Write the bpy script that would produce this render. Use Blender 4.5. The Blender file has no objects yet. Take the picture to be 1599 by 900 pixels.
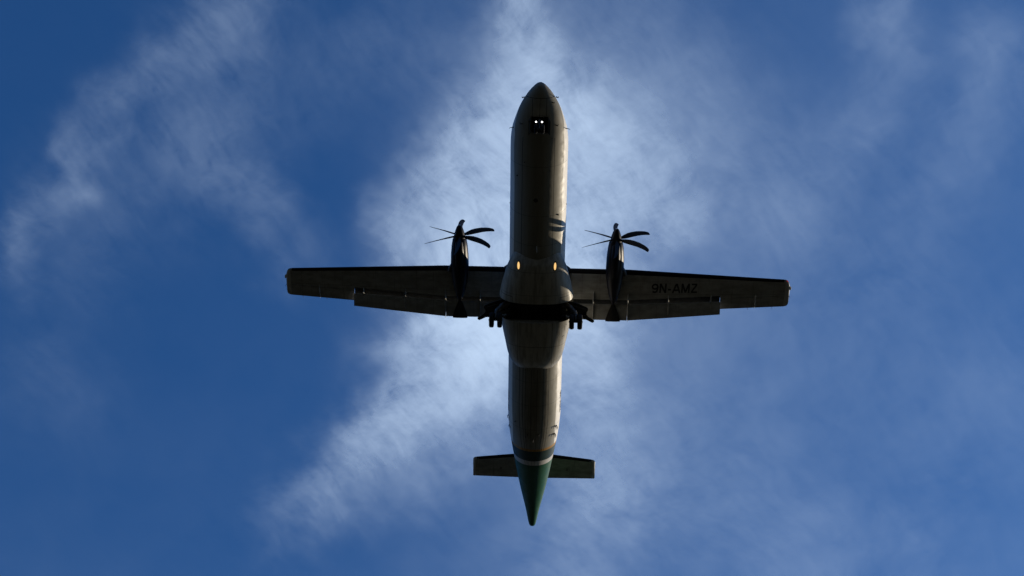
import bpy, bmesh, math
import numpy as np
from mathutils import Vector, Matrix

# ------------------------------------------------------------------ camera, sky, sun, exposure
sc = bpy.context.scene
C = sc.collection
H = 74.14                                   # height of the fuselage axis above the ground, metres
MR = ((-0.9994377, 0.0094002, 0.0321846), (0.0238288, 0.8744296, 0.4845669), (-0.0235882, 0.4850613, -0.8741619))
CAM = Vector((-0.667, 39.702, H - 72.438))
cd = bpy.data.cameras.new('camera')
cam = bpy.data.objects.new('camera', cd)
C.objects.link(cam)
cam.matrix_world = Matrix.Translation(CAM) @ Matrix(MR).transposed().to_4x4()
cd.sensor_width = 36.0
F_PX = 2475.183                             # focal length in units of a 1599 px wide frame
cd.lens = F_PX * 36.0 / 1599.0
cd.clip_start = 0.1
cd.clip_end = 200000.0
sc.camera = cam

SUN = Vector((-2.5, -1.22, 1.02)).normalized()          # towards the sun
SUN_EL = math.asin(SUN.z)
SUN_ROT = math.atan2(SUN.x, SUN.y)
w = bpy.data.worlds.new('World')
sc.world = w
w.use_nodes = True
wn = w.node_tree
bg = wn.nodes['Background']
sky = wn.nodes.new('ShaderNodeTexSky')
sky.sky_type = 'NISHITA'
sky.sun_disc = False
sky.sun_elevation = SUN_EL
sky.sun_rotation = SUN_ROT
sky.altitude = 1300.0
sky.air_density = 1.0
sky.dust_density = 1.5
sky.ozone_density = 10.0
# pale haze low on the horizon all round (the Sky Texture leaves it deep blue away from the sun)
tcw = wn.nodes.new('ShaderNodeTexCoord')
spw = wn.nodes.new('ShaderNodeSeparateXYZ')
wn.links.new(tcw.outputs['Generated'], spw.inputs[0])
mrw = wn.nodes.new('ShaderNodeMapRange'); mrw.interpolation_type = 'SMOOTHSTEP'
wn.links.new(spw.outputs[2], mrw.inputs[0])
for i_, v_ in zip((1, 2, 3, 4), (0.0, 0.42, 0.85, 0.0)): mrw.inputs[i_].default_value = v_
mxw = wn.nodes.new('ShaderNodeMix'); mxw.data_type = 'RGBA'
wb = wn.nodes.new('ShaderNodeMix'); wb.data_type = 'RGBA'; wb.blend_type = 'MULTIPLY'      # white balance of the open sky
wb.inputs[0].default_value = 1.0; wb.inputs[7].default_value = (0.62, 1.0, 1.05, 1)
wn.links.new(sky.outputs[0], wb.inputs[6])
wn.links.new(mrw.outputs[0], mxw.inputs[0]); wn.links.new(wb.outputs[2], mxw.inputs[6])
mxw.inputs[7].default_value = (2.15, 2.1, 1.95, 1)
wn.links.new(mxw.outputs[2], bg.inputs[0])
bg.inputs[1].default_value = 0.13

sd = bpy.data.lights.new('sun', 'SUN')
sd.energy = 4.0
sd.angle = math.radians(0.5)
sd.color = (1.0, 0.85, 0.64)
so = bpy.data.objects.new('sun', sd)
C.objects.link(so)
so.rotation_euler = SUN.to_track_quat('Z', 'Y').to_euler()
so.location = (0, 0, H + 60)

sc.view_settings.view_transform = 'Standard'
sc.view_settings.look = 'None'
sc.view_settings.exposure = 0.0
sc.view_settings.gamma = 1.0
sc.view_settings.use_curve_mapping = False

# ------------------------------------------------------------------ node helpers
class NT:
    def __init__(s, name):
        s.m = bpy.data.materials.new(name)
        s.m.use_nodes = True
        s.t = s.m.node_tree
        s.b = s.t.nodes['Principled BSDF']
        s.b.inputs['Specular IOR Level'].default_value = 0.2
    def n(s, typ, **kw):
        o = s.t.nodes.new(typ)
        for k, v in kw.items():
            setattr(o, k, v)
        return o
    def put(s, sock, v):
        if hasattr(v, 'is_linked') or hasattr(v, 'links'):
            s.t.links.new(v, sock)
        elif isinstance(v, tuple) and len(v) == 3 and sock.type == 'RGBA':
            sock.default_value = (*v, 1)
        else:
            sock.default_value = v
    def math(s, op, a, b=0.0, c=0.0, clamp=False):
        o = s.n('ShaderNodeMath', operation=op, use_clamp=clamp)
        for i, v in enumerate((a, b, c)):
            s.put(o.inputs[i], v)
        return o.outputs[0]
    def coord(s):
        tc = s.n('ShaderNodeTexCoord')
        sp = s.n('ShaderNodeSeparateXYZ')
        s.t.links.new(tc.outputs['Object'], sp.inputs[0])
        return tc.outputs['Object'], sp.outputs
    def noise(s, vec, scale, stretch=(1, 1, 1), detail=4, rough=0.55, dist=0.0):
        mp = s.n('ShaderNodeMapping')
        mp.inputs['Scale'].default_value = stretch
        s.t.links.new(vec, mp.inputs[0])
        o = s.n('ShaderNodeTexNoise')
        o.inputs['Scale'].default_value = scale
        o.inputs['Detail'].default_value = detail
        o.inputs['Roughness'].default_value = rough
        o.inputs['Distortion'].default_value = dist
        s.t.links.new(mp.outputs[0], o.inputs[0])
        return o.outputs[0]
    def ramp(s, v, a, b, lo=0.0, hi=1.0, smooth=True):
        o = s.n('ShaderNodeMapRange', interpolation_type='SMOOTHSTEP' if smooth else 'LINEAR')
        s.put(o.inputs[0], v)
        for i, x in zip((1, 2, 3, 4), (a, b, lo, hi)):
            s.put(o.inputs[i], x)
        return o.outputs[0]
    def mix(s, f, a, b, mode='MIX'):
        o = s.n('ShaderNodeMix', data_type='RGBA', blend_type=mode)
        s.put(o.inputs[0], f)
        s.put(o.inputs[6], a)
        s.put(o.inputs[7], b)
        return o.outputs[2]
    def near(s, v, x, wd):
        return s.math('COMPARE', v, x, wd)
    def any(s, *f):
        r = f[0]
        for g in f[1:]:
            r = s.math('MAXIMUM', r, g)
        return r

def plain(name, col, rough=0.5, metal=0.0, noise=0.0, scale=4.0, coat=0.0):
    t = NT(name)
    t.b.inputs['Roughness'].default_value = rough
    t.b.inputs['Metallic'].default_value = metal
    t.b.inputs['Coat Weight'].default_value = coat
    vec, _ = t.coord()
    n = t.noise(vec, scale, detail=5)
    f = t.ramp(n, 0.3, 0.7, 1 - noise, 1 + noise * 0.3)
    c = t.mix(1.0, col, (1, 1, 1), 'MULTIPLY')
    mul = t.n('ShaderNodeVectorMath', operation='SCALE')
    t.t.links.new(c, mul.inputs[0])
    t.put(mul.inputs['Scale'], f)
    t.t.links.new(mul.outputs[0], t.b.inputs['Base Color'])
    return t.m

def emis(name, col, strength):
    t = NT(name)
    t.b.inputs['Base Color'].default_value = (*col, 1)
    t.b.inputs['Emission Color'].default_value = (*col, 1)
    t.b.inputs['Emission Strength'].default_value = strength
    return t.m

# ------------------------------------------------------------------ paint of the aircraft
def fuselage_paint():
    t = NT('fuselage_paint')
    vec, o = t.coord()
    X, Y, Z = o
    ang = t.math('ARCTAN2', X, t.math('MULTIPLY', Z, -1.0))       # 0 = belly, + = starboard
    fine = t.noise(vec, 3.0, detail=6)
    streak = t.noise(vec, 5.0, (1.6, 0.12, 1.6), detail=6, rough=0.6)
    # white upper, warm grey belly
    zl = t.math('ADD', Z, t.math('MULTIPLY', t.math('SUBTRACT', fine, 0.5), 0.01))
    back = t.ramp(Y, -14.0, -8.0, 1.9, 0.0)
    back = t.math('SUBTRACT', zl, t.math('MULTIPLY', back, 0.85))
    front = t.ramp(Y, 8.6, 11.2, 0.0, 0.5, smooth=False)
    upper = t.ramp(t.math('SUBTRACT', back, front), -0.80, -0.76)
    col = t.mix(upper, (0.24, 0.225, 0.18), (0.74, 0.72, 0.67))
    # colour bands round the tail
    col = t.mix(t.math('LESS_THAN', Y, -9.97), col, (0.34, 0.17, 0.02))
    col = t.mix(t.math('LESS_THAN', Y, -10.15), col, (0.003, 0.024, 0.012))
    col = t.mix(t.math('LESS_THAN', Y, -10.93), col, (0.50, 0.49, 0.46))
    col = t.mix(t.math('LESS_THAN', Y, -11.28), col, (0.003, 0.075, 0.022))
    # grime: oily streaks along the belly, heavier behind the wing
    low = t.ramp(Z, -1.35, -0.4, 1.0, 0.15)
    aft = t.ramp(Y, -3.5, 1.0, 1.0, 0.45)
    g = t.ramp(streak, 0.38, 0.62, 0.55, 1.0)
    col = t.mix(t.math('MULTIPLY', t.math('MULTIPLY', low, aft), 0.9), col, t.mix(1.0, col, t.mix(g, (0.45, 0.42, 0.36), (1, 1, 1)), 'MULTIPLY'))
    spots = t.ramp(t.noise(vec, 9.0, detail=3), 0.66, 0.74, 0.0, 0.35)
    col = t.mix(t.math('MULTIPLY', spots, low), col, (0.06, 0.055, 0.045))
    # skin seams
    bodyY = t.math('LESS_THAN', Y, 8.6)
    seams = t.any(t.near(ang, 0.60, 0.011), t.near(ang, -0.56, 0.011))
    aftl = t.math('MULTIPLY', t.any(t.near(ang, 0.35, 0.008), t.near(ang, 0.12, 0.007), t.near(ang, -0.10, 0.007), t.near(ang, -0.33, 0.008), t.near(ang, -0.44, 0.012), t.near(ang, 0.45, 0.010)), t.math('LESS_THAN', Y, -4.6))
    nose = t.math('MULTIPLY', t.any(t.near(X, 0.36, 0.013), t.near(X, -0.33, 0.013), t.near(X, 0.0, 0.010)),
                  t.math('MULTIPLY', t.math('GREATER_THAN', Y, 9.72), t.math('LESS_THAN', Y, 10.58)))
    nose = t.math('MULTIPLY', nose, t.math('LESS_THAN', Z, -0.6))
    rings = t.any(*[t.near(Y, y, 0.012) for y in (7.1, 4.4, -5.42, -6.9, -8.5, 2.75)])
    rings = t.math('MULTIPLY', rings, 0.55)
    rad = t.near(t.math('ADD', Y, t.math('MULTIPLY', Z, 0.1)), 10.47, 0.014)
    disc = t.math('LESS_THAN', t.math('ADD', t.math('POWER', t.math('SUBTRACT', X, 0.12), 2.0), t.math('POWER', t.math('SUBTRACT', Y, 5.3), 2.0)), 0.012)
    disc = t.math('MULTIPLY', disc, t.math('LESS_THAN', Z, -1.2))
    seam = t.any(t.math('MULTIPLY', seams, bodyY), aftl, nose, rings, rad, disc)
    col = t.mix(t.math('MULTIPLY', seam, 0.85), col, (0.02, 0.02, 0.018))
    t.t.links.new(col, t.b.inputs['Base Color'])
    t.put(t.b.inputs['Roughness'], t.ramp(fine, 0.3, 0.7, 0.45, 0.6))
    bp = t.n('ShaderNodeBump')
    bp.inputs['Strength'].default_value = 0.3
    bp.inputs['Distance'].default_value = 0.05
    t.t.links.new(t.noise(vec, 1.4, detail=2), bp.inputs['Height'])
    t.t.links.new(bp.outputs[0], t.b.inputs['Normal'])
    return t.m

def fairing_paint():
    t = NT('fairing_paint')
    vec, o = t.coord()
    X, Y, Z = o
    fine = t.noise(vec, 3.0, detail=6)
    streak = t.noise(vec, 4.0, (1.5, 0.15, 1.5), detail=6, rough=0.6)
    col = t.mix(t.ramp(streak, 0.35, 0.65), (0.27, 0.255, 0.21), (0.43, 0.41, 0.355))
    col = t.mix(t.ramp(fine, 0.6, 0.8, 0, 0.4), col, (0.12, 0.11, 0.09))
    aftp = t.math('LESS_THAN', Y, -1.6)
    lines = t.any(t.near(Y, 1.33, 0.010), t.near(Y, 0.05, 0.008), t.near(Y, -3.05, 0.014),
                  t.math('MULTIPLY', t.any(t.near(X, 0.93, 0.010), t.near(X, -0.86, 0.012)), aftp))
    hatch = t.math('MULTIPLY', t.any(t.near(Y, -0.10, 0.018), t.near(t.math('ABSOLUTE', X), 1.22, 0.012)), t.math('MULTIPLY', t.math('GREATER_THAN', t.math('ABSOLUTE', X), 1.21),
                     t.math('MULTIPLY', t.math('LESS_THAN', Y, -0.08), t.math('GREATER_THAN', Y, -0.5))))
    stain = t.math('MULTIPLY', t.ramp(t.noise(vec, 5.0, (1, 0.4, 1), detail=3, dist=1.5), 0.60, 0.64), t.math('MULTIPLY', t.math('LESS_THAN', X, -1.05), t.math('MULTIPLY', aftp, t.math('GREATER_THAN', Y, -2.9))))
    col = t.mix(t.math('MULTIPLY', t.any(lines, hatch, stain), 0.7), col, (0.02, 0.02, 0.018))
    t.t.links.new(col, t.b.inputs['Base Color'])
    t.put(t.b.inputs['Roughness'], t.ramp(fine, 0.3, 0.7, 0.4, 0.55))
    return t.m

def wing_paint():
    t = NT('wing_paint')
    vec, o = t.coord()
    X, Y, Z = o
    n1 = t.noise(vec, 1.6, (1, 2, 1), detail=6, rough=0.6)
    streak = t.noise(vec, 4.0, (2.0, 0.2, 1.0), detail=5, rough=0.6)
    col = t.mix(t.ramp(n1, 0.3, 0.7), (0.26, 0.255, 0.23), (0.40, 0.395, 0.37))
    col = t.mix(t.ramp(streak, 0.55, 0.75, 0, 0.5), col, (0.16, 0.15, 0.12))
    ax = t.math('ABSOLUTE', X)
    ribs = t.any(*[t.near(ax, x, 0.010) for x in (2.4, 3.35, 5.5, 6.4, 7.6, 8.6, 10.4, 11.5, 12.6)])
    spars = t.any(t.near(Y, -0.62, 0.006), t.near(Y, -1.45, 0.010))
    col = t.mix(t.any(t.math('MULTIPLY', ribs, 0.35), t.math('MULTIPLY', spars, 0.5)), col, (0.03, 0.03, 0.025))
    t.t.links.new(col, t.b.inputs['Base Color'])
    t.b.inputs['Roughness'].default_value = 0.5
    return t.m

M = dict(
    fus=fuselage_paint(), fair=fairing_paint(), wing=wing_paint(),
    boot=plain('deicing_rubber', (0.008, 0.008, 0.009), 0.55, noise=0.3),
    nac=plain('dark_blue_paint', (0.005, 0.006, 0.012), 0.42, noise=0.3, scale=2),
    blade=plain('blade_black', (0.010, 0.010, 0.011), 0.5, noise=0.2),
    spin=plain('spinner_black', (0.012, 0.012, 0.014), 0.35, noise=0.2),
    tyre=plain('tyre_rubber', (0.012, 0.012, 0.012), 0.8, noise=0.3, scale=8),
    gear=plain('gear_metal', (0.10, 0.10, 0.10), 0.45, 0.3, noise=0.5, scale=10),
    door=plain('gear_door_paint', (0.05, 0.05, 0.045), 0.6, noise=0.5, scale=5),
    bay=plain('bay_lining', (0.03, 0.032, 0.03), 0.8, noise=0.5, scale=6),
    green=plain('green_paint', (0.003, 0.075, 0.022), 0.3, noise=0.15),
    tip=plain('tip_paint', (0.55, 0.54, 0.50), 0.4, noise=0.2),
    metal=plain('bare_metal', (0.55, 0.55, 0.53), 0.3, 0.9, noise=0.2, scale=10),
    black=plain('marking_black', (0.03, 0.03, 0.028), 0.5, noise=0.2),
    glass=plain('lens_glass', (0.30, 0.31, 0.33), 0.08),
    soot=plain('soot_stained_paint', (0.035, 0.033, 0.030), 0.7, noise=0.4),
    taxi=emis('taxi_lamp', (1.0, 0.98, 0.95), 8.0),
    amber=emis('landing_lamp', (1.0, 0.60, 0.22), 1.05),
    red=emis('red_lamp', (0.55, 0.03, 0.02), 0.35),
    grn=emis('green_lamp', (0.03, 0.12, 0.08), 0.0),
    strobe=plain('lamp_cover', (0.6, 0.6, 0.58), 0.15),
)

# ------------------------------------------------------------------ mesh helpers
def link(name, verts, faces, mat, parent=None, smooth=True, auto=True):
    me = bpy.data.meshes.new(name)
    me.from_pydata([tuple(v) for v in verts], [], [tuple(f) for f in faces])
    me.materials.append(mat)
    bm = bmesh.new(); bm.from_mesh(me)
    bmesh.ops.remove_doubles(bm, verts=bm.verts, dist=1e-5)
    bmesh.ops.recalc_face_normals(bm, faces=bm.faces)
    if smooth:
        for f in bm.faces: f.smooth = True
        for e in bm.edges:
            if len(e.link_faces) == 2 and e.calc_face_angle(0) > math.radians(38): e.smooth = False
    bm.to_mesh(me); bm.free()
    o = bpy.data.objects.new(name, me)
    C.objects.link(o)
    o.parent = parent
    return o

class MB:
    def __init__(s): s.v, s.f = [], []
    def add(s, V, F):
        k = len(s.v); s.v += [tuple(v) for v in V]; s.f += [tuple(i + k for i in f) for f in F]; return s
    def loft(s, rings, caps=True, closed=True):
        n = len(rings[0]); V = [p for r in rings for p in r]; F = []
        for i in range(len(rings) - 1):
            for j in range(n if closed else n - 1):
                k = (j + 1) % n
                F.append((i * n + j, i * n + k, (i + 1) * n + k, (i + 1) * n + j))
        if caps:
            F.append(tuple(range(n))); F.append(tuple((len(rings) - 1) * n + j for j in range(n)))
        return s.add(V, F)
    def box(s, a, b):
        (x0, y0, z0), (x1, y1, z1) = a, b
        V = [(x, y, z) for x in (x0, x1) for y in (y0, y1) for z in (z0, z1)]
        return s.add(V, [(0, 1, 3, 2), (4, 6, 7, 5), (0, 4, 5, 1), (2, 3, 7, 6), (0, 2, 6, 4), (1, 5, 7, 3)])
    def tube(s, pts, rads, n=12):
        pts = [Vector(p) for p in pts]
        if not hasattr(rads, '__len__'): rads = [rads] * len(pts)
        rings = []
        for i, p in enumerate(pts):
            d = (pts[min(i + 1, len(pts) - 1)] - pts[max(i - 1, 0)]).normalized()
            a = d.orthogonal().normalized(); b = d.cross(a)
            if i:                                  # keep the frame steady
                a = (pa - d * pa.dot(d)).normalized(); b = d.cross(a)
            pa = a
            rings.append([p + (a * math.cos(t) + b * math.sin(t)) * rads[i] for t in [2 * math.pi * k / n for k in range(n)]])
        return s.loft(rings)
    def slab(s, outline, fz, th):
        """outline in plan (x, y); fz(x, y) lower height; th thickness"""
        n = len(outline)
        V = [(x, y, fz(x, y)) for x, y in outline] + [(x, y, fz(x, y) + th) for x, y in outline]
        F = [tuple(range(n)), tuple(range(n, 2 * n))] + [(i, (i + 1) % n, n + (i + 1) % n, n + i) for i in range(n)]
        return s.add(V, F)
    def build(s, name, mat, parent=None, smooth=True): return link(name, s.v, s.f, mat, parent, smooth)

def interp(xs, ys, x):                         # monotone cubic
    xs = np.asarray(xs, float); ys = np.asarray(ys, float)
    h = np.diff(xs); d = np.diff(ys) / h; m = np.zeros(len(xs))
    for i in range(1, len(xs) - 1):
        if d[i - 1] * d[i] > 0:
            w1 = 2 * h[i] + h[i - 1]; w2 = h[i] + 2 * h[i - 1]
            m[i] = (w1 + w2) / (w1 / d[i - 1] + w2 / d[i])
    m[0] = d[0]; m[-1] = d[-1]
    i = int(np.clip(np.searchsorted(xs, x) - 1, 0, len(h) - 1)); t = (x - xs[i]) / h[i]
    return float((2*t**3-3*t**2+1)*ys[i] + (t**3-2*t**2+t)*h[i]*m[i] + (-2*t**3+3*t**2)*ys[i+1] + (t**3-t**2)*h[i]*m[i+1])

def sgnpow(a, p): return math.copysign(abs(a) ** p, a)

# ------------------------------------------------------------------ ground
def setting():
    t = NT('grass_ground')
    vec, _ = t.coord()
    a = t.noise(vec, 0.02, detail=8, rough=0.6)
    b = t.noise(vec, 1.5, detail=6)
    col = t.mix(t.ramp(a, 0.35, 0.65), (0.015, 0.015, 0.009), (0.023, 0.021, 0.013))
    col = t.mix(t.ramp(b, 0.4, 0.7, 0, 0.6), col, (0.012, 0.014, 0.008))
    t.t.links.new(col, t.b.inputs['Base Color'])
    t.b.inputs['Roughness'].default_value = 0.95
    t.b.inputs['Specular IOR Level'].default_value = 0.1
    R = 30000.0; n = 96
    rings = [[(r * math.cos(2*math.pi*k/n), r * math.sin(2*math.pi*k/n), 0.0) for k in range(n)] for r in (1.0, 50.0, 600.0, 5000.0, R)]
    g = MB().loft(rings, caps=False)
    g.f.append(tuple(range(n)))
    o = g.build('ground', t.m)
    o['kind'] = 'structure'
setting()

# ------------------------------------------------------------------ high cloud sheet at 8 km
ALT = 8000.0
def fbm(x, y, seed, octs=5, rough=0.5):
    rs = np.random.RandomState(seed)
    tab = rs.rand(256, 256); out = np.zeros_like(x); amp = 1.0; tot = 0
    for o in range(octs):
        xx = x * 2 ** o + o * 17.3; yy = y * 2 ** o + o * 9.1
        xi = np.floor(xx).astype(int); yi = np.floor(yy).astype(int)
        fx = xx - xi; fy = yy - yi; fx = fx*fx*(3-2*fx); fy = fy*fy*(3-2*fy)
        g = lambda i, j: tab[i & 255, j & 255]
        v = (g(xi, yi)*(1-fx)+g(xi+1, yi)*fx)*(1-fy) + (g(xi, yi+1)*(1-fx)+g(xi+1, yi+1)*fx)*fy
        out += v * amp; tot += amp; amp *= rough
    return out / tot

# cloud banks: (x, y, half width, density) along each bank; x, y are read in the
# 1599 x 900 view of the sky and carried up to the 8 km sheet below
BANKS = [
    [(900, 60, 150, 0.09), (940, 300, 180, 0.16), (900, 480, 160, 0.13), (890, 720, 150, 0.12), (850, 880, 140, 0.07)],
    [(800, -80, 36, 0.32), (812, 20, 36, 0.40), (830, 100, 50, 0.47), (850, 200, 68, 0.55), (835, 300, 80, 0.72), (830, 400, 85, 1.0), (800, 500, 70, 1.05)],
    [(880, 160, 45, 0.47), (945, 230, 55, 0.41), (1000, 300, 60, 0.36), (1065, 310, 40, 0.17)],
    [(790, 170, 40, 0.36), (740, 250, 50, 0.50), (690, 310, 50, 0.34), (640, 345, 40, 0.22), (592, 335, 30, 0.10)],
    [(720, 400, 65, 0.50), (750, 490, 78, 0.95), (710, 560, 65, 0.70), (650, 615, 44, 0.38), (590, 668, 32, 0.30), (548, 705, 30, 0.24), (490, 765, 34, 0.13), (440, 820, 36, 0.06)],
    [(745, 530, 70, 0.45), (720, 620, 65, 0.28), (640, 700, 60, 0.16), (560, 760, 50, 0.09)],
    [(880, 420, 65, 0.64), (910, 520, 55, 0.45), (920, 610, 62, 0.26), (935, 700, 65, 0.20), (950, 780, 65, 0.19), (900, 870, 70, 0.10)],
    [(420, -30, 45, 0.06), (380, 25, 45, 0.08), (320, 60, 42, 0.06), (250, 108, 34, 0.07), (195, 155, 30, 0.06), (150, 195, 28, 0.05), (105, 245, 20, 0.10), (115, 285, 18, 0.10), (60, 320, 34, 0.06), (32, 352, 24, 0.10), (20, 420, 30, 0.04)],
    [(330, 90, 80, 0.05), (350, 180, 80, 0.05), (250, 230, 85, 0.045), (160, 300, 80, 0.04), (130, 400, 70, 0.03)],
    [(300, 230, 50, 0.05), (380, 310, 40, 0.07), (420, 350, 35, 0.06), (470, 400, 40, 0.03)],
    [(1000, 60, 80, 0.08), (1060, 160, 95, 0.10), (1130, 260, 85, 0.10), (1220, 340, 85, 0.06)],
    [(1380, 20, 40, 0.14), (1400, 90, 40, 0.09), (1330, 220, 50, 0.09), (1260, 320, 60, 0.06)],
    [(1560, 80, 60, 0.11), (1500, 200, 60, 0.08), (1450, 320, 60, 0.05), (1380, 430, 60, 0.04)],
    [(1050, 640, 80, 0.06), (1120, 740, 100, 0.07), (1200, 840, 120, 0.07), (1400, 880, 100, 0.06)],
    [(1150, 500, 90, 0.05), (1300, 560, 100, 0.04), (1500, 600, 120, 0.05)],
    [(520, 110, 70, 0.03), (640, 60, 60, 0.04), (720, 150, 60, 0.04)],
    [(60, 560, 40, 0.02), (120, 620, 50, 0.02)],
]
def cloud_cover(px, py):
    d = np.zeros_like(px); sv = np.zeros_like(px)
    wx = (fbm(px / 150, py / 150, 3, 5) - .5); wy = (fbm(px / 150 + 40, py / 150, 4, 5) - .5)
    wx2 = fbm(px / 45, py / 45, 5, 5) - .5; wy2 = fbm(px / 45 + 40, py / 45, 6, 5) - .5
    qx = px + 50 * wx + 55 * wx2; qy = py + 50 * wy + 55 * wy2
    for bank in BANKS:
        best = np.zeros_like(px)
        for (x0, y0, r0, a0), (x1, y1, r1, a1) in zip(bank[:-1], bank[1:]):
            dx, dy = x1 - x0, y1 - y0
            t = np.clip(((qx - x0) * dx + (qy - y0) * dy) / (dx * dx + dy * dy), 0, 1)
            r = r0 + (r1 - r0) * t; a = a0 + (a1 - a0) * t
            dist2 = (qx - x0 - dx * t) ** 2 + (qy - y0 - dy * t) ** 2
            best = np.maximum(best, a * np.exp(-dist2 / (1.5 * r * r)))
        sh = .95 if bank[0][2] == 150 else .6 if bank[0][0] > 950 else .35 if bank[0][0] > 700 else .15     # share that is smooth veil
        sv = 1 - (1 - sv) * (1 - best * sh)
        d = 1 - (1 - d) * (1 - best * (1 - sh))
    far = np.clip((np.hypot((px - 800) / 1.3, py - 450) - 900) / 700, 0, 1)
    d = d + far * 0.35 * np.clip(fbm(px / 500, py / 500, 8, 4) * 2 - .8, 0, 1)
    veil = 0.004 + 0.03 * np.clip((px - 500) / 700, 0, 1) + 0.018 * np.clip((py - 300) / 600, 0, 1)
    return d, 1 - (1 - sv) * (1 - veil)

def clouds():
    mr = np.array(MR); centre = np.array([0.0, 0.0, 0.0]); c = np.array(CAM)
    fwd = -mr[2]
    aim = c + fwd * (ALT - c[2]) / fwd[2]
    S = 5200.0; n = 560
    gx, gy = np.meshgrid(np.linspace(aim[0] - S, aim[0] + S, n), np.linspace(aim[1] - S, aim[1] + S, n))
    Z = np.full_like(gx, ALT)
    q = np.stack([gx - c[0], gy - c[1], Z - c[2]], -1) @ mr.T
    px = 799.5 + F_PX * q[..., 0] / -q[..., 2]; py = 450 - F_PX * q[..., 1] / -q[..., 2]
    cov, vei = cloud_cover(px, py)
    edge = np.maximum(abs(gx - aim[0]), abs(gy - aim[1])) / S
    cov = cov * np.clip((1 - edge) / 0.15, 0, 1); vei = vei * np.clip((1 - edge) / 0.15, 0, 1)
    Z = Z + 60 * (fbm(gx / 900, gy / 900, 21, 4) - .5)
    me = bpy.data.meshes.new('cirrus_clouds')
    V = np.stack([gx - aim[0], gy - aim[1], Z - ALT], -1).reshape(-1, 3)
    idx = np.arange(n * n).reshape(n, n)
    F = np.stack([idx[:-1, :-1], idx[:-1, 1:], idx[1:, 1:], idx[1:, :-1]], -1).reshape(-1, 4)
    me.vertices.add(len(V)); me.vertices.foreach_set('co', V.ravel())
    me.loops.add(F.size); me.loops.foreach_set('vertex_index', F.ravel())
    me.polygons.add(len(F)); me.polygons.foreach_set('loop_start', np.arange(0, F.size, 4)); me.polygons.foreach_set('use_smooth', np.ones(len(F), bool))
    me.update(calc_edges=True)
    at = me.attributes.new('cover', 'FLOAT', 'POINT'); at.data.foreach_set('value', cov.ravel().astype(np.float32))
    at = me.attributes.new('veil', 'FLOAT', 'POINT'); at.data.foreach_set('value', vei.ravel().astype(np.float32))
    t = NT('cirrus')
    nt = t.t
    a = t.n('ShaderNodeAttribute', attribute_name='cover').outputs['Fac']
    tc = t.n('ShaderNodeTexCoord').outputs['Object']
    rot = t.n('ShaderNodeMapping'); rot.inputs['Rotation'].default_value = (0, 0, math.radians(-52)); rot.inputs['Scale'].default_value = (0.001, 0.001, 0.001)
    nt.links.new(tc, rot.inputs[0])
    v = rot.outputs[0]
    veil = t.n('ShaderNodeAttribute', attribute_name='veil').outputs['Fac']
    def warped(scale, amount, src):
        q = t.n('ShaderNodeTexNoise'); q.inputs['Scale'].default_value = scale; q.inputs['Detail'].default_value = 3
        nt.links.new(src, q.inputs[0])
        sub = t.n('ShaderNodeVectorMath', operation='SUBTRACT'); nt.links.new(q.outputs[1], sub.inputs[0]); sub.inputs[1].default_value = (.5, .5, .5)
        o = t.n('ShaderNodeVectorMath', operation='MULTIPLY_ADD'); nt.links.new(sub.outputs[0], o.inputs[0]); o.inputs[1].default_value = (amount,) * 3; nt.links.new(src, o.inputs[2])
        return o.outputs[0]
    w1 = warped(0.8, 0.60, v)                 # broad swirls
    w2 = warped(3.5, 0.07, w1)               # smaller curls
    n0 = t.noise(w1, 0.9, (1, 1, 1), detail=3, rough=0.5)
    n1 = t.noise(w2, 2.6, (1.15, 0.95, 1), detail=10, rough=0.62)
    n2 = t.noise(w2, 6.5, (0.55, 1.8, 1), detail=7, rough=0.62)
    n3 = t.noise(w2, 22.0, (1.25, 0.8, 1), detail=6, rough=0.65)
    nn = t.math('ADD', t.math('MULTIPLY', n1, 0.52), t.math('ADD', t.math('MULTIPLY', n2, 0.34), t.math('MULTIPLY', n3, 0.14)))
    k = t.ramp(nn, 0.34, 0.66, 0.15, 1.8, smooth=False)
    kv = t.ramp(t.math('ADD', t.math('MULTIPLY', n0, 0.6), t.math('MULTIPLY', nn, 0.4)), 0.35, 0.65, 0.55, 1.45, smooth=False)
    al = t.math('ADD', t.math('MULTIPLY', a, k), t.math('MULTIPLY', veil, kv))
    al = t.math('SUBTRACT', 1.0, t.math('POWER', 2.718, t.math('MULTIPLY', al, -1.25)))
    al = t.math('MINIMUM', al, 0.93)
    tr = t.n('ShaderNodeBsdfTransparent')
    tl = t.n('ShaderNodeBsdfTranslucent'); tl.inputs[0].default_value = (0.60, 0.79, 1.0, 1)
    sun_n = t.n('ShaderNodeCombineXYZ')          # thin scattering layer: no cosine fall-off with the low sun
    nv = (SUN * 0.55 + Vector((0, 0, 0.6))).normalized()
    for i in range(3): sun_n.inputs[i].default_value = -nv[i]
    nt.links.new(sun_n.outputs[0], tl.inputs['Normal'])
    mx = t.n('ShaderNodeMixShader')
    t.put(mx.inputs[0], al)
    nt.links.new(tr.outputs[0], mx.inputs[1]); nt.links.new(tl.outputs[0], mx.inputs[2])
    nt.links.new(mx.outputs[0], nt.nodes['Material Output'].inputs[0])
    me.materials.append(t.m)
    o = bpy.data.objects.new('clouds', me); C.objects.link(o)
    o.location = (aim[0], aim[1], ALT)
    o['kind'] = 'structure'
clouds()

# ------------------------------------------------------------------ the aircraft
plane = bpy.data.objects.new('propeller_airliner', None)
C.objects.link(plane)
plane.location = (0, 0, H)
plane['label'] = 'white and green twin propeller airliner flying overhead with landing gear lowered'
plane['category'] = 'airplane'

def sub_empty(name, loc, parent):
    o = bpy.data.objects.new(name, None); C.objects.link(o); o.location = loc; o.parent = parent; return o

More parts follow.
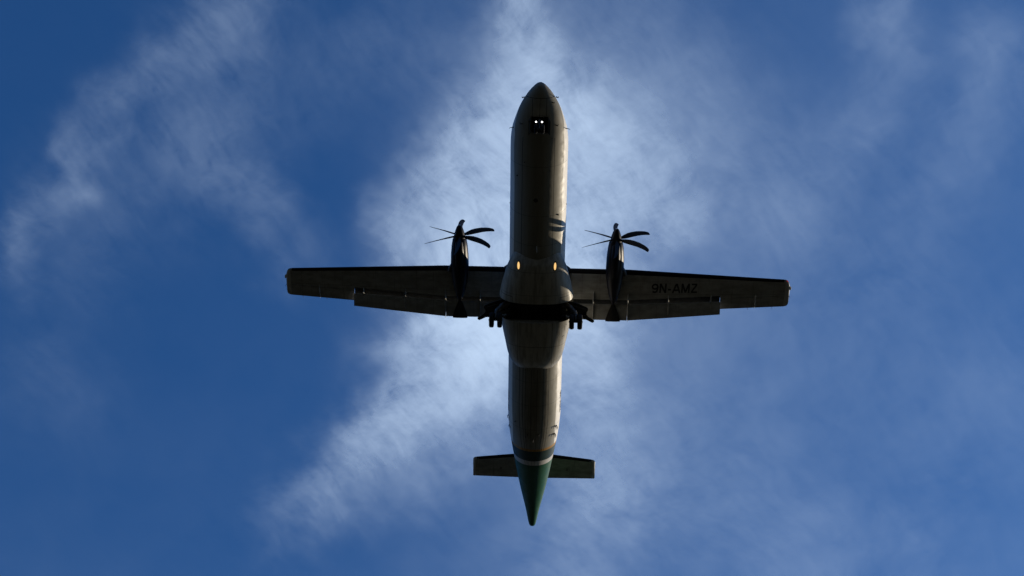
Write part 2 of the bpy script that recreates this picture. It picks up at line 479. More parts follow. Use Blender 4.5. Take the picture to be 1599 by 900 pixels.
# fuselage: s = metres behind the nose tip
NOSE = 11.22
sS = [0, .03, .12, .24, .38, .70, 1.03, 1.40, 1.75, 2.08, 2.40, 2.75, 3.3, 4.0, 17.6, 18.4, 19.2, 20.2, 21.25, 22.3, 23.4, 24.5, 25.6, 26.6, 27.4, 27.75]
sW = [0, .125, .25, .36, .48, .69, .88, 1.045, 1.16, 1.26, 1.34, 1.395, 1.43, 1.4325, 1.4325, 1.4325, 1.43, 1.375, 1.26, 1.11, .95, .775, .575, .38, .25, .18]
sT = [-.55, -.42, -.31, -.21, -.11, .07, .22, .37, .52, .72, .98, 1.22, 1.39, 1.4325, 1.4325, 1.4325, 1.4325, 1.4325, 1.43, 1.42, 1.40, 1.37, 1.30, 1.20, 1.13, 1.09]
sB = [-.55, -.68, -.78, -.85, -.91, -1.01, -1.11, -1.20, -1.27, -1.32, -1.36, -1.395, -1.425, -1.4325, -1.4325, -1.42, -1.38, -1.26, -1.03, -.76, -.46, -.14, .18, .46, .66, .74]
def fus_sec(s):
    r = math.sqrt(s); rs = np.sqrt(sS)
    return interp(rs, sW, r), interp(rs, sT, r), interp(rs, sB, r)
def fus_ring(s, n=72):
    wd, zt, zb = fus_sec(s); zc = (zt + zb) / 2 if s > 4 else zb + (zt - zb) * .46
    if s > 19: zc = zb + (zt - zb) * .5
    R = []
    for k in range(n):
        a = 2 * math.pi * k / n; sx, cz = math.sin(a), math.cos(a)
        R.append((wd * sx, NOSE - s, zc + (zt - zc if cz > 0 else zc - zb) * cz))
    return R
ss = [0.0005] + [(i / 26) ** 2 * 4.0 for i in range(1, 27)] + list(np.arange(5, 18, 1.0)) + list(np.arange(18, 27.5, .3)) + [27.45, 27.6, 27.7, 27.745, 27.76]
rings = [fus_ring(min(s, 27.75)) for s in ss]
# round off the end of the tail cone
e = rings[-1]; cx = sum(p[0] for p in e) / len(e); cz = sum(p[2] for p in e) / len(e)
rings = rings[:-2]
for s, k in ((27.74, .97), (27.79, .82), (27.83, .55), (27.845, .2)):
    rings.append([(p[0] * k, NOSE - s, cz + (p[2] - cz) * k) for p in e])
fuselage = MB().loft(rings).build('fuselage', M['fus'], plane)

# belly fairing
fY = [2.25, 2.08, 1.9, 1.65, 1.22, .78, .2, -.65, -1.5, -2.3, -3.05, -3.85, -4.25, -4.6]
fW = [1.02, 1.18, 1.27, 1.38, 1.545, 1.66, 1.80, 1.915, 1.86, 1.75, 1.61, 1.45, 1.30, 1.05]
fB = [-1.20, -1.36, -1.48, -1.60, -1.69, -1.74, -1.77, -1.79, -1.79, -1.77, -1.73, -1.64, -1.54, -1.36]
def fair_sec(y):
    f = [-v for v in fY]
    return interp(f, fW, -y), interp(f, fB, -y)
def fair_ring(y, n=28):
    wd, zb = fair_sec(y); zc = -.72; R = []
    for k in range(2 * n + 1):
        a = -math.pi / 2 + math.pi * k / (2 * n)
        R.append((wd * sgnpow(math.sin(a), .82), y, zc - (zc - zb) * -1 * -abs(math.cos(a)) ** .80))
    # upper edges fold into the fuselage side
    return [(max(wd * .80, .9) * -1, y, .35)] + R + [(max(wd * .80, .9), y, .35)]
ys = sorted(set(np.round(np.concatenate([np.linspace(2.25, 1.2, 14), np.linspace(1.1, -4.6, 44)]), 3)), reverse=True)
fairing = MB().loft([fair_ring(float(y)) for y in ys]).build('belly_fairing', M['fair'], plane)

def boolean(obj, boxes):
    mb = MB()
    for a, b in boxes: mb.box(a, b)
    cut = mb.build('cutter', M['bay'], plane, smooth=False)
    md = obj.modifiers.new('cut', 'BOOLEAN'); md.operation = 'DIFFERENCE'; md.solver = 'EXACT'; md.object = cut
    bpy.context.view_layer.update()
    dg = bpy.context.evaluated_depsgraph_get()
    me = bpy.data.meshes.new_from_object(obj.evaluated_get(dg))
    obj.modifiers.clear(); obj.data = me
    bpy.data.objects.remove(cut)
MAINBAY = ((-2.3, -1.56, -2.6), (2.3, -.44, -.80))
NOSEBAY = ((-.40, 8.86, -1.9), (.40, 9.70, -.75))
boolean(fuselage, [((-1.2, -1.56, -2.6), (1.2, -.44, -.80)), NOSEBAY])
boolean(fairing, [MAINBAY])
# linings of the bays (open below)
def bay_box(name, x0, x1, y0, y1, zt, zb, ribs):
    b = MB(); e = .03
    b.box((x0, y0, zt - e), (x1, y1, zt))
    b.box((x0, y0 + .001, zb), (x1, y0 + e, zt - e - .002)); b.box((x0, y1 - e, zb), (x1, y1 - .001, zt - e - .002))
    for x in ribs: b.box((x - .03, y0 + e + .002, zt - .30), (x + .03, y1 - e - .002, zt - e - .002))
    for k in range(3):
        y = y0 + (y1 - y0) * (.25 + .25 * k); b.tube([(x0 + .1, y, zt - .12), (x1 - .1, y, zt - .12)], .022, 8)
    return b.build(name, M['bay'], plane, smooth=False)
bay_box('wheel_bay', -1.55, 1.55, -1.55, -.45, -.805, -1.45, [-1.3, -.9, -.45, 0, .45, .9, 1.3])
bay_box('nose_wheel_bay', -.39, .39, 8.87, 9.69, -.755, -1.15, [-.2, .2])

# landing lamps in the front of the fairing
for sx in (1, -1):
    X0, Y0 = .93 * sx, 1.63
    wd, zb = fair_sec(Y0)
    ring = lambda r, dz: [(X0 + r * .080 * math.cos(2*math.pi*k/24), Y0 + r * .235 * math.sin(2*math.pi*k/24), 0) for k in range(24)]
    def fz(x, y):
        wd, zb = fair_sec(y); q = min(abs(x) / wd, .999); s_ = q ** (1 / .82); return -.72 - (.72 * -1 - zb) * (max(1 - s_ * s_, 0) ** .5) ** .80
    bez = MB().slab([(p[0], p[1]) for p in ring(1.0, 0)], lambda x, y: fz(x, y) - .010, .03).build('lamp_bezel', M['black'], plane)
    bez.name = 'landing_light'
    lens = MB().slab([(p[0], p[1]) for p in ring(.74, 0)], lambda x, y: fz(x, y) - .022, .02).build('lens', M['amber'], bez)

# --- wings
DIH = math.tan(math.radians(2.5))
def w_le(x): return -.01 if x < 4.9 else -.01 - (x - 4.9) / 8.4 * .57
def w_te(x): return -2.62 if x < 4.9 else -2.62 + (x - 4.9) / 8.4 * .42
def w_z(x): return 1.40 if x < 4.9 else 1.40 + (x - 4.9) * DIH
def w_t(x): return .175 if x < 4.9 else .175 - (x - 4.9) / 8.4 * .045
def naca(f, t): return 5 * t * (.2969 * math.sqrt(max(f, 0)) - .1260 * f - .3516 * f * f + .2843 * f ** 3 - .1036 * f ** 4)
def wing_pt(x, f, up):
    c = w_le(x) - w_te(x); th = naca(f, w_t(x)) * c; camber = .02 * c * 4 * f * (1 - f)
    return w_le(x) - f * c, w_z(x) + camber + (th if up else -.85 * th)
def foil_ring(x, sx, f0, fu, fl, n=22, off=0.0):
    """from lower cut fl round the nose to upper cut fu"""
    P = []
    if fu - fl > .04:                              # open cove: upright wall below a thin upper lip
        P.append((sx * x, wing_pt(x, fu, True)[0], wing_pt(x, fu, True)[1] - .015))
        P.append((sx * x, wing_pt(x, fl, True)[0], wing_pt(x, fl, True)[1] - .03))
    for k in range(n): 
        f = fl * (1 - k / n) ** 1.8; y, z = wing_pt(x, f, False); P.append((sx * x, y + off * (f < .01), z - off * (f >= .002)))
    y, z = wing_pt(x, 0, True); P.append((sx * x, y + off, z))
    for k in range(1, n + 1):
        f = fu * (k / n) ** 1.8; y, z = wing_pt(x, f, True); P.append((sx * x, y + off * (f < .01), z + off * (f >= .002)))
    return P
def cut_f(x, yabs):   # chord fraction at a given Y
    return (w_le(x) - yabs) / (w_le(x) - w_te(x))

def simple_foil(x, y0, y1, z0, z1, t, sx, n=10):
    """small closed aerofoil from leading (y0,z0) to trailing (y1,z1)"""
    P = []; L = math.hypot(y1 - y0, z1 - z0); ny, nz = -(z1 - z0) / L, (y1 - y0) / L
    if nz < 0: ny, nz = -ny, -nz
    for up in (-1, 1):
        for k in range(n + 1):
            f = (k / n) ** 1.6
            if up < 0: f = ((n - k) / n) ** 1.6
            if up > 0 and k == 0: continue
            th = up * (naca(f, t) * L + .004 * f)
            P.append((sx * x, y0 + (y1 - y0) * f + ny * th, z0 + (z1 - z0) * f + nz * th))
    return P

def make_wing(sx):
    W = sub_empty('wing', (0, 0, 0), plane)
    W['label'] = 'port wing with registration letters and red tip lamp' if sx < 0 else 'starboard wing without lettering'
    xs_in = [.2, 1.2, 1.8, 2.4, 3.0, 3.6, 4.2, 4.9, 5.6, 6.5, 7.5, 8.5, 9.3, 9.78]
    cov = lambda x: (-1.95 if x <= 4.9 else -1.95 + (x - 4.9) * .055)
    lip = lambda x: -2.26 if x <= 4.9 else -2.03 + (x - 4.9) * .036 - (.20 - .011 * (x - 4.9))
    mb = MB().loft([foil_ring(x, sx, 0, cut_f(x, lip(x)), cut_f(x, cov(x) + .14)) for x in xs_in])
    hy = lambda x: -1.70 + (x - 9.8) * .045
    mb.loft([foil_ring(x, sx, 0, cut_f(x, hy(x)), cut_f(x, hy(x))) for x in (9.782, 10.6, 11.6, 12.6, 13.204)])
    wp = mb.build('wing_panel', M['wing'], W)
    wp.data.materials.append(M['bay'])               # dark colour puts shade into the cove in front of the flaps
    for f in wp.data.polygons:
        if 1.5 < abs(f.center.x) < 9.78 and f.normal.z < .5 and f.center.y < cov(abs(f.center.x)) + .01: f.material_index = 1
    # aileron
    mb = MB()
    rr = []
    for x in (9.80, 11, 12, 13.203):
        P = []
        yh = hy(x) - .015; f0 = cut_f(x, yh)
        for k in range(9): f = 1 - (1 - f0) * k / 8; y, z = wing_pt(x, f, False); P.append((sx * x, y, z))
        for k in range(9): f = f0 + (1 - f0) * k / 8; y, z = wing_pt(x, f, True); P.append((sx * x, y, z + .003))
        rr.append(P)
    mb.loft(rr).build('aileron', M['wing'], W)
    # flaps, lowered
    def flap(x0, x1):
        rr = []
        for x in np.linspace(x0, x1, 4):
            lead = -2.03 if x <= 4.9 else -2.03 + (x - 4.9) * .036
            tail = -2.87 if x <= 4.9 else -2.87 + (x - 4.9) * .078
            z = w_z(x)
            rr.append(simple_foil(x, lead, tail, z - .16, z - .40, .14, sx))
        return MB().loft(rr).build('flap', M['wing'], W)
    flap(1.62, 4.835); flap(4.86, 9.79)
    # pale lip at the rear edge of the outboard cove
    # bare metal leading strip of the flap is seen through the slot
    rr = []
    for x in (4.95, 7.3, 9.72):
        lead = -2.03 + (x - 4.9) * .036; z = w_z(x)
        rr.append([(sx * x, lead + .028, z - .16), (sx * x, lead + .004, z - .188), (sx * x, lead - .012, z - .150), (sx * x, lead + .018, z - .138)])
    MB().loft(rr).build('flap_edge_strip', M['metal'], W, smooth=False)
    # de-icing boots
    for x0, x1 in ((1.5, 3.62), (4.52, 13.12)):
        xs = sorted(set([x0, x1] + [x for x in (4.9, 7, 9, 11) if x0 < x < x1]))
        def brow(x):
            outer = foil_ring(x, sx, 0, .085, .085, 10, .004); return outer
        MB().loft([brow(x) for x in xs]).build('deicing_boot', M['boot'], W)
    # hinge fairings
    for x, y0, y1, d in ((3.02, -1.35, -2.92, .22), (4.86, -1.35, -2.93, .25), (7.02, -1.45, -2.72, .22), (9.28, -1.45, -2.50, .20), (11.66, -1.42, -2.30, .13)):
        rr = []
        for k in range(11):
            f = k / 10; y = y0 + (y1 - y0) * f
            z = wing_pt(x, min(cut_f(x, y), .98), False)[1]
            if x < 9.7 and y < -2.0: z = w_z(x) - .15 - (abs(y) - 2.03) * .30
            a = math.sin(math.pi * min(f * 1.02 + .03, .97)) ** .6
            h = d * a; wd = .032 * a
            rr.append([(sx * x - wd, y, z + .05), (sx * x - wd, y, z - h * .6), (sx * x, y, z - h), (sx * x + wd, y, z - h * .6), (sx * x + wd, y, z + .05)])
        MB().loft(rr).build('hinge_fairing', M['wing'], W)
    # tip cap, lamp and wicks
    rr = []
    for k, (dx, a, b, s_) in enumerate(((0, 0, 1, 1), (.10, .03, .985, .92), (.18, .10, .96, .75), (.235, .22, .90, .45), (.25, .30, .82, .15))):
        x = 13.205; P = []
        c = w_le(x) - w_te(x)
        for j in range(25):
            f = j / 24; ff = a + (b - a) * (1 - f) ** 1.0; g = wing_pt(x, (1 - f), False); zc = w_z(x) + .012
            P.append((sx * (x + dx), w_le(x) - ff * c, zc + (g[1] - zc) * s_))
        for j in range(1, 24):
            f = j / 24; ff = a + (b - a) * f; g = wing_pt(x, f, True); zc = w_z(x) + .012
            P.append((sx * (x + dx), w_le(x) - ff * c, zc + (g[1] - zc) * s_))
        rr.append(P)
    MB().loft(rr).build('wing_tip', M['tip'], W)
    zt = w_z(13.3)
    MB().tube([(sx * 13.24, -.62, zt), (sx * 13.30, -.70, zt), (sx * 13.34, -.80, zt)], [.035, .045, .03]).build('navigation_lamp', M['red'] if sx < 0 else M['grn'], W)
    MB().tube([(sx * 13.44, -.98, zt + .02), (sx * 13.49, -1.05, zt + .02), (sx * 13.50, -1.20, zt + .02)], [.03, .05, .03]).build('strobe_lamp', M['strobe'], W)
    for x, y in ((13.45, -1.55), (12.6, -2.22), (11.3, -2.28)):
        z = w_z(x); MB().tube([(sx * x, y, z), (sx * (x + (.09 if x > 13.4 else 0)), y - .16, z)], [.012, .005], 6).build('static_wick', M['black'], W)
    if sx < 0: W['label'] = 'port wing with registration letters and red tip lamp'
    return W
wings = {sx: make_wing(sx) for sx in (1, -1)}

# writing
def text_mesh(txt):
    """block letters drawn as strokes on a 0..1 high, variable wide grid, cut small so they can follow a curved skin"""
    arc = [(.36 + .29 * math.cos(q), .68 + .24 * math.sin(q)) for q in [2 * math.pi * k / 24 for k in range(25)]]
    tail = [(.65, .66), (.64, .42), (.56, .18), (.42, .085), (.27, .085), (.12, .17)]
    G = {'9': (.76, [arc, tail]), 'N': (.84, [[(.12, 0), (.12, 1)], [(.14, .98), (.70, .02)], [(.72, 0), (.72, 1)]]),
         '-': (.50, [[(.08, .36), (.42, .36)]]), 'A': (.90, [[(.06, 0), (.43, .99)], [(.84, 0), (.47, .99)], [(.22, .30), (.68, .30)]]),
         'M': (1.0, [[(.12, 0), (.12, 1)], [(.15, .97), (.50, .05)], [(.85, .97), (.50, .05)], [(.88, 0), (.88, 1)]]),
         'Z': (.80, [[(.10, .92), (.72, .92)], [(.68, .90), (.12, .10)], [(.08, .08), (.74, .08)]])}
    V, F, x = [], [], 0.0
    for ch in txt:
        wd, strokes = G[ch]
        for st in strokes:
            for (x0, y0), (x1, y1) in zip(st[:-1], st[1:]):
                L = math.hypot(x1 - x0, y1 - y0); n = max(1, int(L / .12)); ex = .02 / L if len(st) > 3 else 0
                nx, ny = -(y1 - y0) / L * .085, (x1 - x0) / L * .085
                k = len(V)
                for i in range(n + 1):
                    f = -ex + (1 + 2 * ex) * i / n
                    px_, py_ = x0 + (x1 - x0) * f, y0 + (y1 - y0) * f
                    V.append((x + px_ + nx, py_ + ny)); V.append((x + px_ - nx, py_ - ny))
                F += [(k + 2 * i, k + 2 * i + 1, k + 2 * i + 3, k + 2 * i + 2) for i in range(n)]
        x += wd + .06
    return [(a_ / x, b_) for a_, b_ in V], F
tv, tf = text_mesh('9N-AMZ')
V = []
for u, v in tv:
    x = 6.10 + u * 2.47; y = -1.34 + v * .58 - u * .0 
    V.append((-x, y, wing_pt(x, cut_f(x, y), False)[1] - .007))
reg = link('registration_letters', V, tf, M['black'], wings[-1], smooth=False)
for sx in (1, -1):
    V = []
    for u, v in tv:
        y = (-6.60 - u * 1.35) if sx < 0 else (-7.95 + u * 1.35)
        s = NOSE - y; wd, zt, zb = fus_sec(s); zc = (zt + zb) / 2
        z = -.42 + v * .30; q = (z - zc) / ((zt - zb) / 2)
        V.append((sx * (wd * math.sqrt(max(1 - q * q, 0)) + .006), y, z))
    link('fuselage_letters', V, tf, M['black'], plane, smooth=False)

# wing root fillet in black rubber
for sx in (1, -1):
    rr = []
    for k, (x, f) in enumerate(((1.30, .34), (1.42, .27), (1.58, .14), (1.74, .02))):
        y, z = w_le(1.5) + f, w_z(1.5)
        rr.append([(sx * x, y + .02, z + .02), (sx * x, y - .25, z + .18), (sx * x, y - .7, z + .2), (sx * x, y - .7, z - .35), (sx * x, y - .3, z - .22 - f * .4), (sx * x, y - .05, z - .12 - f * .4)])
    MB().loft(rr).build('wing_root_fillet', M['boot'], plane)
rr = []
for y, wd, h in ((.75, .5, 1.42), (.4, .9, 1.52), (0, 1.25, 1.62), (-.8, 1.4, 1.66), (-2.0, 1.35, 1.6), (-3.2, 1.0, 1.5), (-4.2, .45, 1.42)):
    rr.append([(wd * sgnpow(math.sin(a), .8), y, .9 + (h - .9) * max(math.cos(a), 0) ** .6) for a in np.linspace(-math.pi / 2, math.pi / 2, 21)])
MB().loft(rr).build('wing_centre_fairing', M['tip'], plane)

# --- engines and propellers
def ell(x, y, wd, zt, zb, sx, n=32, p=1.0):
    zc = (zt + zb) / 2
    return [(sx * x + wd * sgnpow(math.sin(a), p), y, zc + (zt - zb) / 2 * sgnpow(math.cos(a), p)) for a in [2 * math.pi * k / n for k in range(n)]]
def blade_mesh():
    rr = []
    st = ((.20, .11, .075, 62, 0), (.34, .14, .06, 55, 0), (.50, .21, .045, 47, .01), (.75, .27, .036, 41, .03), (1.0, .285, .030, 36, .035), (1.3, .275, .026, 34, .02), (1.55, .25, .022, 33, -.02), (1.75, .225, .019, 32, -.07), (1.88, .20, .015, 32, -.12), (1.95, .16, .011, 32, -.15), (1.97, .12, .007, 32, -.165))
    for r, c, t, beta, sw in st:
        b = math.radians(beta + 4); P = []
        for j in range(14):
            a = 2 * math.pi * j / 14; u = c / 2 * math.cos(a) + sw; v = t / 2 * math.sin(a) * (1.2 if math.cos(a) > 0 else .8)
            # blade along +Z before spinning; moving towards +X (clockwise from behind); LE = +X and +Y
            P.append((u * math.cos(b) - v * math.sin(b), u * math.sin(b) + v * math.cos(b), r))
        rr.append(P)
    mb = MB().loft(rr)
    return mb
blade_src = blade_mesh()
def make_engine(sx):
    E = sub_empty('engine', (0, 0, 0), plane)
    X0 = 4.08
    secs = ((1.86, .32, 1.36, .74), (1.74, .37, 1.42, .66), (1.4, .42, 1.48, .59), (.9, .46, 1.54, .54), (.3, .475, 1.60, .52), (-.3, .45, 1.62, .58), (-.8, .38, 1.60, .68), (-1.3, .29, 1.50, .82), (-1.7, .17, 1.40, .95), (-1.95, .06, 1.30, 1.05))
    MB().loft([ell(X0, y, wd, zt, zb, sx, p=.88) for y, wd, zt, zb in secs]).build('nacelle', M['nac'], E)
    # chin intake
    rr = [ell(X0, y, wd, zt, zb, sx, n=20) for y, wd, zt, zb in ((1.80, .17, .80, .56), (1.72, .20, .82, .52), (1.2, .25, .90, .47), (.5, .26, .95, .47), (-.1, .2, .95, .53))]
    MB().loft(rr).build('air_intake', M['nac'], E)
    rr = [ell(X0, y, wd, zt, zb, sx, n=20) for y, wd, zt, zb in ((1.806, .13, .76, .60), (1.80, .15, .78, .58))]
    MB().loft(rr).build('intake_mouth', M['soot'], E)
    # exhaust on the outer side, lip and dark tail wedge on the flap
    MB().tube([(sx * (X0 + .33), .35, .98), (sx * (X0 + .47), .10, .98), (sx * (X0 + .53), -.10, .98)], [.12, .13, .12], 16).build('exhaust_pipe', M['gear'], E)
    rr = []
    for y, wd, zt, zb in ((-1.98, .07, 1.25, 1.13), (-2.2, .17, 1.20, 1.06), (-2.5, .29, 1.12, .95), (-2.86, .39, 1.01, .90), (-2.92, .39, .98, .93)):
        rr.append([(sx * X0 - wd, y, zt), (sx * X0 - wd, y, zb + .03), (sx * X0 - wd * .6, y, zb), (sx * X0 + wd * .6, y, zb), (sx * X0 + wd, y, zb + .03), (sx * X0 + wd, y, zt)])
    MB().loft(rr).build('nacelle_tail', M['soot'], E)
    # propeller (a part of its own with blades)
    Pp = sub_empty('propeller', (sx * X0, 1.99, 1.05), plane)
    prof = [(.60, .02), (.595, .06), (.57, .095), (.52, .13), (.44, .168), (.32, .21), (.18, .25), (0, .29), (-.11, .31)]
    rr = [[(r * math.cos(2*math.pi*k/28), y, r * math.sin(2*math.pi*k/28)) for k in range(28)] for y, r in prof]
    MB().loft(rr).build('spinner', M['spin'], Pp)
    MB().tube([(0, .60, 0), (0, .626, 0)], [.05, .03]).build('spinner_tip', M['metal'], Pp)
    for k in range(6):
        a = math.radians(60 * k)
        b = blade_src.build('propeller_blade', M['blade'], Pp) if k == 0 else None
        if k == 0: b0 = b
        else:
            b = b0.copy(); C.objects.link(b); b.parent = Pp
        b.rotation_euler = (0, a, 0)
    return E
make_engine(1); make_engine(-1)

# --- tail
FINZ = 5.40
def fin_sec(z):
    t = (z - 1.0) / (FINZ - 1.0); return -10.9 - t * 3.55, -15.75 - t * .75, .36 - t * .17
rr = []
for z in np.linspace(1.0, FINZ - .06, 8):
    y0, y1, th = fin_sec(z); y1 = y1 + .95
    P = []
    for k in range(13): f = 1 - (1 - k / 12) ** 1.5 ; f = k / 12; P.append((naca(f * .78, .13) * (y0 - y1) * 1.0, y0 + (y1 - y0) * f, z))
    P2 = [(-x, y, zz) for x, y, zz in reversed(P[1:])]
    rr.append(P + P2)
MB().loft(rr).build('fin', M['green'], plane)
rr = []
for z in np.linspace(1.25, FINZ - .08, 6):
    y0, y1, th = fin_sec(z); ya = y1 + .93
    rr.append([(.10, ya, z), (.012, y1, z), (-.012, y1, z), (-.10, ya, z)])
MB().loft(rr).build('rudder', M['green'], plane)
rr = []      # dorsal fillet
for y, h, wd in ((-6.6, 1.44, .04), (-8.5, 1.62, .07), (-10.2, 2.0, .10), (-11.4, 2.6, .12)):
    rr.append([(-wd, y, 1.3), (-wd * .4, y, h), (wd * .4, y, h), (wd, y, 1.3)])
MB().loft(rr).build('dorsal_fillet', M['green'], plane)
def s_le(x): return -14.63 - x * .125
def s_te(x): return -16.50 + x * .015
def make_stab(sx):
    S = sub_empty('tailplane', (0, 0, 0), plane)
    def ring(x, f0, f1, off=0.0, t=.12, n=12):
        c = s_le(x) - s_te(x); P = []
        for k in range(n + 1):
            f = f1 + (f0 - f1) * (k / n) ** .6 if f0 == 0 else f1 + (f0 - f1) * k / n
            P.append((sx * x, s_le(x) - f * c, FINZ - naca(f, t) * c - off))
        for k in range(1 if f0 == 0 else 0, n + 1):
            f = f0 + (f1 - f0) * k / n
            P.append((sx * x, s_le(x) - f * c, FINZ + naca(f, t) * c + off + (.004 if f0 else 0)))
        return P
    MB().loft([ring(x, 0, .63) for x in (.02, 1.2, 2.4, 3.50)]).build('tailplane_panel', M['wing'], S)
    MB().loft([ring(x, .64, 1) for x in (.12, 1.2, 2.4, 3.50)]).build('elevator', M['wing'], S)
    MB().loft([ring(x, 0, .10, .005) for x in (.1, 1.2, 2.4, 3.42)]).build('deicing_boot', M['boot'], S)
    rr = []
    for dx, a, b, s_ in ((0, 0, 1, 1), (.07, .02, 1, .9), (.12, .07, .99, .6), (.145, .14, .97, .2)):
        x = 3.503; c = s_le(x) - s_te(x)
        rr.append([(sx * (x + dx), s_le(x) - (a + (b - a) * f) * c, FINZ + sg * naca(f, .12) * c * s_) for sg, fs in ((-1, [1 - j / 12 for j in range(13)]), (1, [j / 12 for j in range(1, 12)])) for f in fs])
    MB().loft(rr).build('tailplane_tip', M['tip'], S)
    MB().box((sx * 3.34 - .012, s_te(3.3) + .95, FINZ - .12), (sx * 3.34 + .012, s_le(3.3) - .06, FINZ - .075)).build('boot_end_strip', M['metal'], S, smooth=False)
    for x in (1.95, 2.0):
        MB().box((sx * x - .012, -15.85, FINZ - .14), (sx * x + .012, -15.7, FINZ - .09)).build('hinge_bracket', M['door'], S, smooth=False)
    for x, y0 in ((2.55, -16.46), (3.60, -15.5)):
        q = .10 if x > 3.5 else 0
        MB().tube([(sx * x, y0 + .06, FINZ), (sx * (x + q), y0 - .09, FINZ)], [.012, .006], 6).build('static_wick', M['metal'], S)
    return S
make_stab(1); make_stab(-1)
rr = []
for y, r in ((-14.0, .02), (-14.2, .12), (-14.8, .19), (-15.8, .20), (-16.4, .14), (-16.75, .03)):
    rr.append([(r * math.cos(2*math.pi*k/18), y, FINZ + r * math.sin(2*math.pi*k/18)) for k in range(18)])
MB().loft(rr).build('fin_tip_fairing', M['tip'], plane)

# --- landing gear
def wheel(parent, x, y, z, r, wd, name='wheel'):
    prof = [(-wd/2*.75, r*.52), (-wd/2*.98, r*.60), (-wd/2, r*.80), (-wd/2*.86, r*.93), (-wd/2*.5, r*.99), (0, r), (wd/2*.5, r*.99), (wd/2*.86, r*.93), (wd/2, r*.80), (wd/2*.98, r*.60), (wd/2*.75, r*.52)]
    rr = [[(x + a, y + q * math.cos(2*math.pi*k/32), z + q * math.sin(2*math.pi*k/32)) for k in range(32)] for a, q in prof]
    o = MB().loft(rr).build('tyre', M['tyre'], parent)
    mb = MB()
    for s in (-1, 1):
        rr = [[(x + s * a, y + q * math.cos(2*math.pi*k/24), z + q * math.sin(2*math.pi*k/24)) for k in range(24)] for a, q in ((wd/2*.60, r*.54), (wd/2*.82, r*.50), (wd/2*.70, r*.36), (wd/2*.95, r*.18), (wd/2*.95, r*.02))]
        mb.loft(rr)
    mb.build('wheel_rim', M['gear'], parent)
def main_gear(sx):
    G = sub_empty('main_landing_gear', (0, 0, 0), plane)
    wx, wy, wz = 2.06, -1.31, -1.95
    for d in (-.21, .21): wheel(G, sx * (wx + d), wy, wz, .40, .25)
    MB().tube([(sx * (wx - .36), wy, wz), (sx * (wx + .36), wy, wz)], .055).build('axle', M['gear'], G)
    mb = MB().tube([(sx * 1.45, -.80, -1.0), (sx * 1.75, -.86, -1.25), (sx * 2.02, -.98, -1.62), (sx * wx, wy + .10, wz), (sx * wx, wy, wz)], [.16, .15, .12, .10, .09])
    mb.build('trailing_arm', M['gear'], G)
    MB().tube([(sx * 1.35, -1.25, -.95), (sx * 1.72, -1.22, -1.30), (sx * 1.98, -1.2, -1.68)], [.07, .10, .06]).build('shock_absorber', M['gear'], G)
    MB().tube([(sx * 1.2, -.6, -.95), (sx * 1.70, -.72, -1.22), (sx * 2.0, -.95, -1.5)], [.04, .05, .04]).build('side_brace', M['gear'], G)
    MB().tube([(sx * 2.05, -.93, -1.50), (sx * 2.05, -1.02, -1.72)], [.05, .05], 10).build('brake_line', M['metal'], G)
    out = [(1.62, -.62), (1.95, -.63), (2.25, -.70), (2.62, -.82), (2.70, -.90), (2.68, -1.0), (2.62, -1.10), (2.62, -1.24), (2.74, -1.38), (3.02, -1.52), (3.02, -1.60), (2.93, -1.68), (2.60, -1.55), (2.36, -1.48), (1.62, -1.50)]
    MB().slab([(sx * x, y) for x, y in out], lambda x, y: -1.02 - (abs(x) - 1.62) * .28, .035).build('gear_door', M['door'], G, smooth=False)
    mb = MB()
    for (xa, ya), (xb, yb) in (((1.7, -.8), (2.55, -.92)), ((1.7, -1.35), (2.55, -1.30))):
        mb.tube([(sx * xa, ya, -1.045 - (xa - 1.62) * .28), (sx * xb, yb, -1.045 - (xb - 1.62) * .28)], .022, 8)
    mb.build('door_stiffener', M['gear'], G)
main_gear(1); main_gear(-1)
G = sub_empty('nose_landing_gear', (0, 0, 0), plane)
for d in (-.17, .17): wheel(G, d, 9.36, -1.92, .225, .15)
MB().tube([(-.27, 9.36, -1.92), (.27, 9.36, -1.92)], .035).build('axle', M['gear'], G)
MB().tube([(0, 9.52, -.90), (0, 9.45, -1.45), (0, 9.45, -1.46), (0, 9.38, -1.9)], [.085, .085, .055, .05]).build('strut', M['gear'], G)
MB().tube([(0, 9.68, -1.0), (0, 9.50, -1.40)], .03, 8).build('drag_brace', M['gear'], G)
for d in (-.145, .145):
    x = .022 + d
    h = MB().tube([(x, 9.52, -1.60), (x, 9.60, -1.66), (x, 9.635, -1.685)], [.03, .055, .06], 16).build('taxi_light', M['gear'], G)
    MB().tube([(x, 9.637, -1.687), (x, 9.650, -1.700)], [.036, .030], 16).build('lens', M['taxi'], h)
MB().tube([(-.15, 9.54, -1.61), (.19, 9.54, -1.61)], .02, 8).build('lamp_bracket', M['gear'], G)
for sx in (-1, 1):
    MB().add([(sx * .41, 9.69, -1.30), (sx * .41, 8.90, -1.34), (sx * .50, 8.92, -1.60), (sx * .50, 9.67, -1.62), (sx * .435, 9.69, -1.30), (sx * .435, 8.90, -1.34), (sx * .525, 8.92, -1.60), (sx * .525, 9.67, -1.62)],
             [(0, 1, 2, 3), (4, 5, 6, 7), (0, 1, 5, 4), (1, 2, 6, 5), (2, 3, 7, 6), (3, 0, 4, 7)]).build('nose_gear_door', M['door'], G, smooth=False)

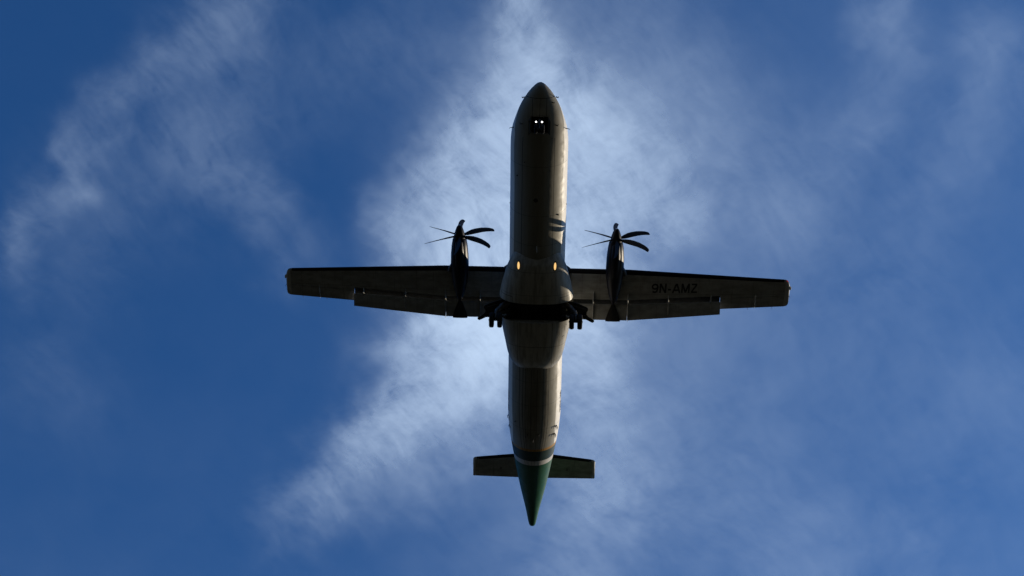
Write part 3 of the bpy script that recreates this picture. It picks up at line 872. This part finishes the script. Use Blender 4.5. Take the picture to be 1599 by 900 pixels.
# --- probes, aerials and drains
def skin(x, y):
    wd, zt, zb = fus_sec(NOSE - y); s = NOSE - y
    zc = (zt + zb) / 2 if s > 4 else zb + (zt - zb) * .46
    return zc - (zc - zb) * math.sqrt(max(1 - (x / wd) ** 2, 0))
def fin_aerial(x, y, L, h, name='blade_aerial', mat='black', th=.018):
    z = skin(x, y)
    rr = [[(x - th * k, y + L/2, z + .03 - 0), (x - th * k, y - L/2, z + .03)] for k in (1, -1)]
    V = [(x - th, y + L*.5, z + .04), (x + th, y + L*.5, z + .04), (x + th, y - L*.5, z + .04), (x - th, y - L*.5, z + .04),
         (x - th*.4, y + L*.05, z - h), (x + th*.4, y + L*.05, z - h), (x + th*.4, y - L*.45, z - h), (x - th*.4, y - L*.45, z - h)]
    F = [(0, 1, 2, 3), (4, 5, 6, 7), (0, 1, 5, 4), (1, 2, 6, 5), (2, 3, 7, 6), (3, 0, 4, 7)]
    MB().add(V, F).build(name, M[mat], plane, smooth=False)
def probe(x, y, side=True, L=.18, r=.022):
    z = skin(x, y); nx = .75 if x > 0 else -.75; nz = -.65
    a = (x - nx * .04, y, z - nz * .04); b = (x + nx * .10, y, z + nz * .10); c_ = (x + nx * .12, y + L * .8, z + nz * .12)
    MB().tube([a, b, c_], [r * 1.4, r, r * .6], 8).build('air_data_probe', M['black'], plane)
for x, y in ((.80, 10.42), (-.80, 10.46), (-.62, 10.32)): probe(x, y, L=.08)
for x, y in ((.86, 9.26), (-.83, 9.22)): probe(x, y, L=.12)
for sx in (1, -1):
    z = -.62; wd = 1.30
    MB().tube([(sx * 1.20, 8.86, -.55), (sx * 1.46, 8.84, -.62), (sx * 1.50, 8.80, -.64)], [.03, .014, .008], 8).build('vane_probe', M['black'], plane)
fin_aerial(.02, 2.62, .34, .22, mat='tip')
fin_aerial(.02, -9.18, .22, .20, mat='gear')
fin_aerial(-.28, -8.85, .14, .08); fin_aerial(.34, -8.85, .14, .08); fin_aerial(.44, -9.05, .10, .07)
for x, y, r in ((1.05, 6.45, .035), (-1.0, 4.35, .035), (-.55, 6.9, .02), (.7, 7.3, .02), (1.0, -8.2, .03), (-.62, 8.6, .02)):
    z = skin(x, y)
    MB().tube([(x, y, z + .03), (x * 1.02, y, z - .035)], [r * 1.2, r], 10).build('drain_mast', M['black'], plane)
for sx in (1, -1):
    for y in (-8.60, -9.12):
        for dy, xx in ((0, 1.14 if y > -9 else 1.06), (-.06, 1.21 if y > -9 else 1.13)):
            if sx > 0: xx += .17; dy += .25
            z = skin(xx, y + dy) + (.25 if sx > 0 else 0)
            MB().tube([(sx * xx, y + dy + .05, z + .02), (sx * (xx + .07), y + dy - .03, z - .09), (sx * (xx + .07), y + dy - .16, z - .10)], [.034, .022, .010], 8).build('tail_drain_tube', M['black'], plane)
    z = -.30
    MB().tube([(sx * 1.40, 4.55, -.2), (sx * 1.455, 4.55, -.2)], [.04, .025], 10).build('ice_inspection_lamp', M['strobe'], plane)
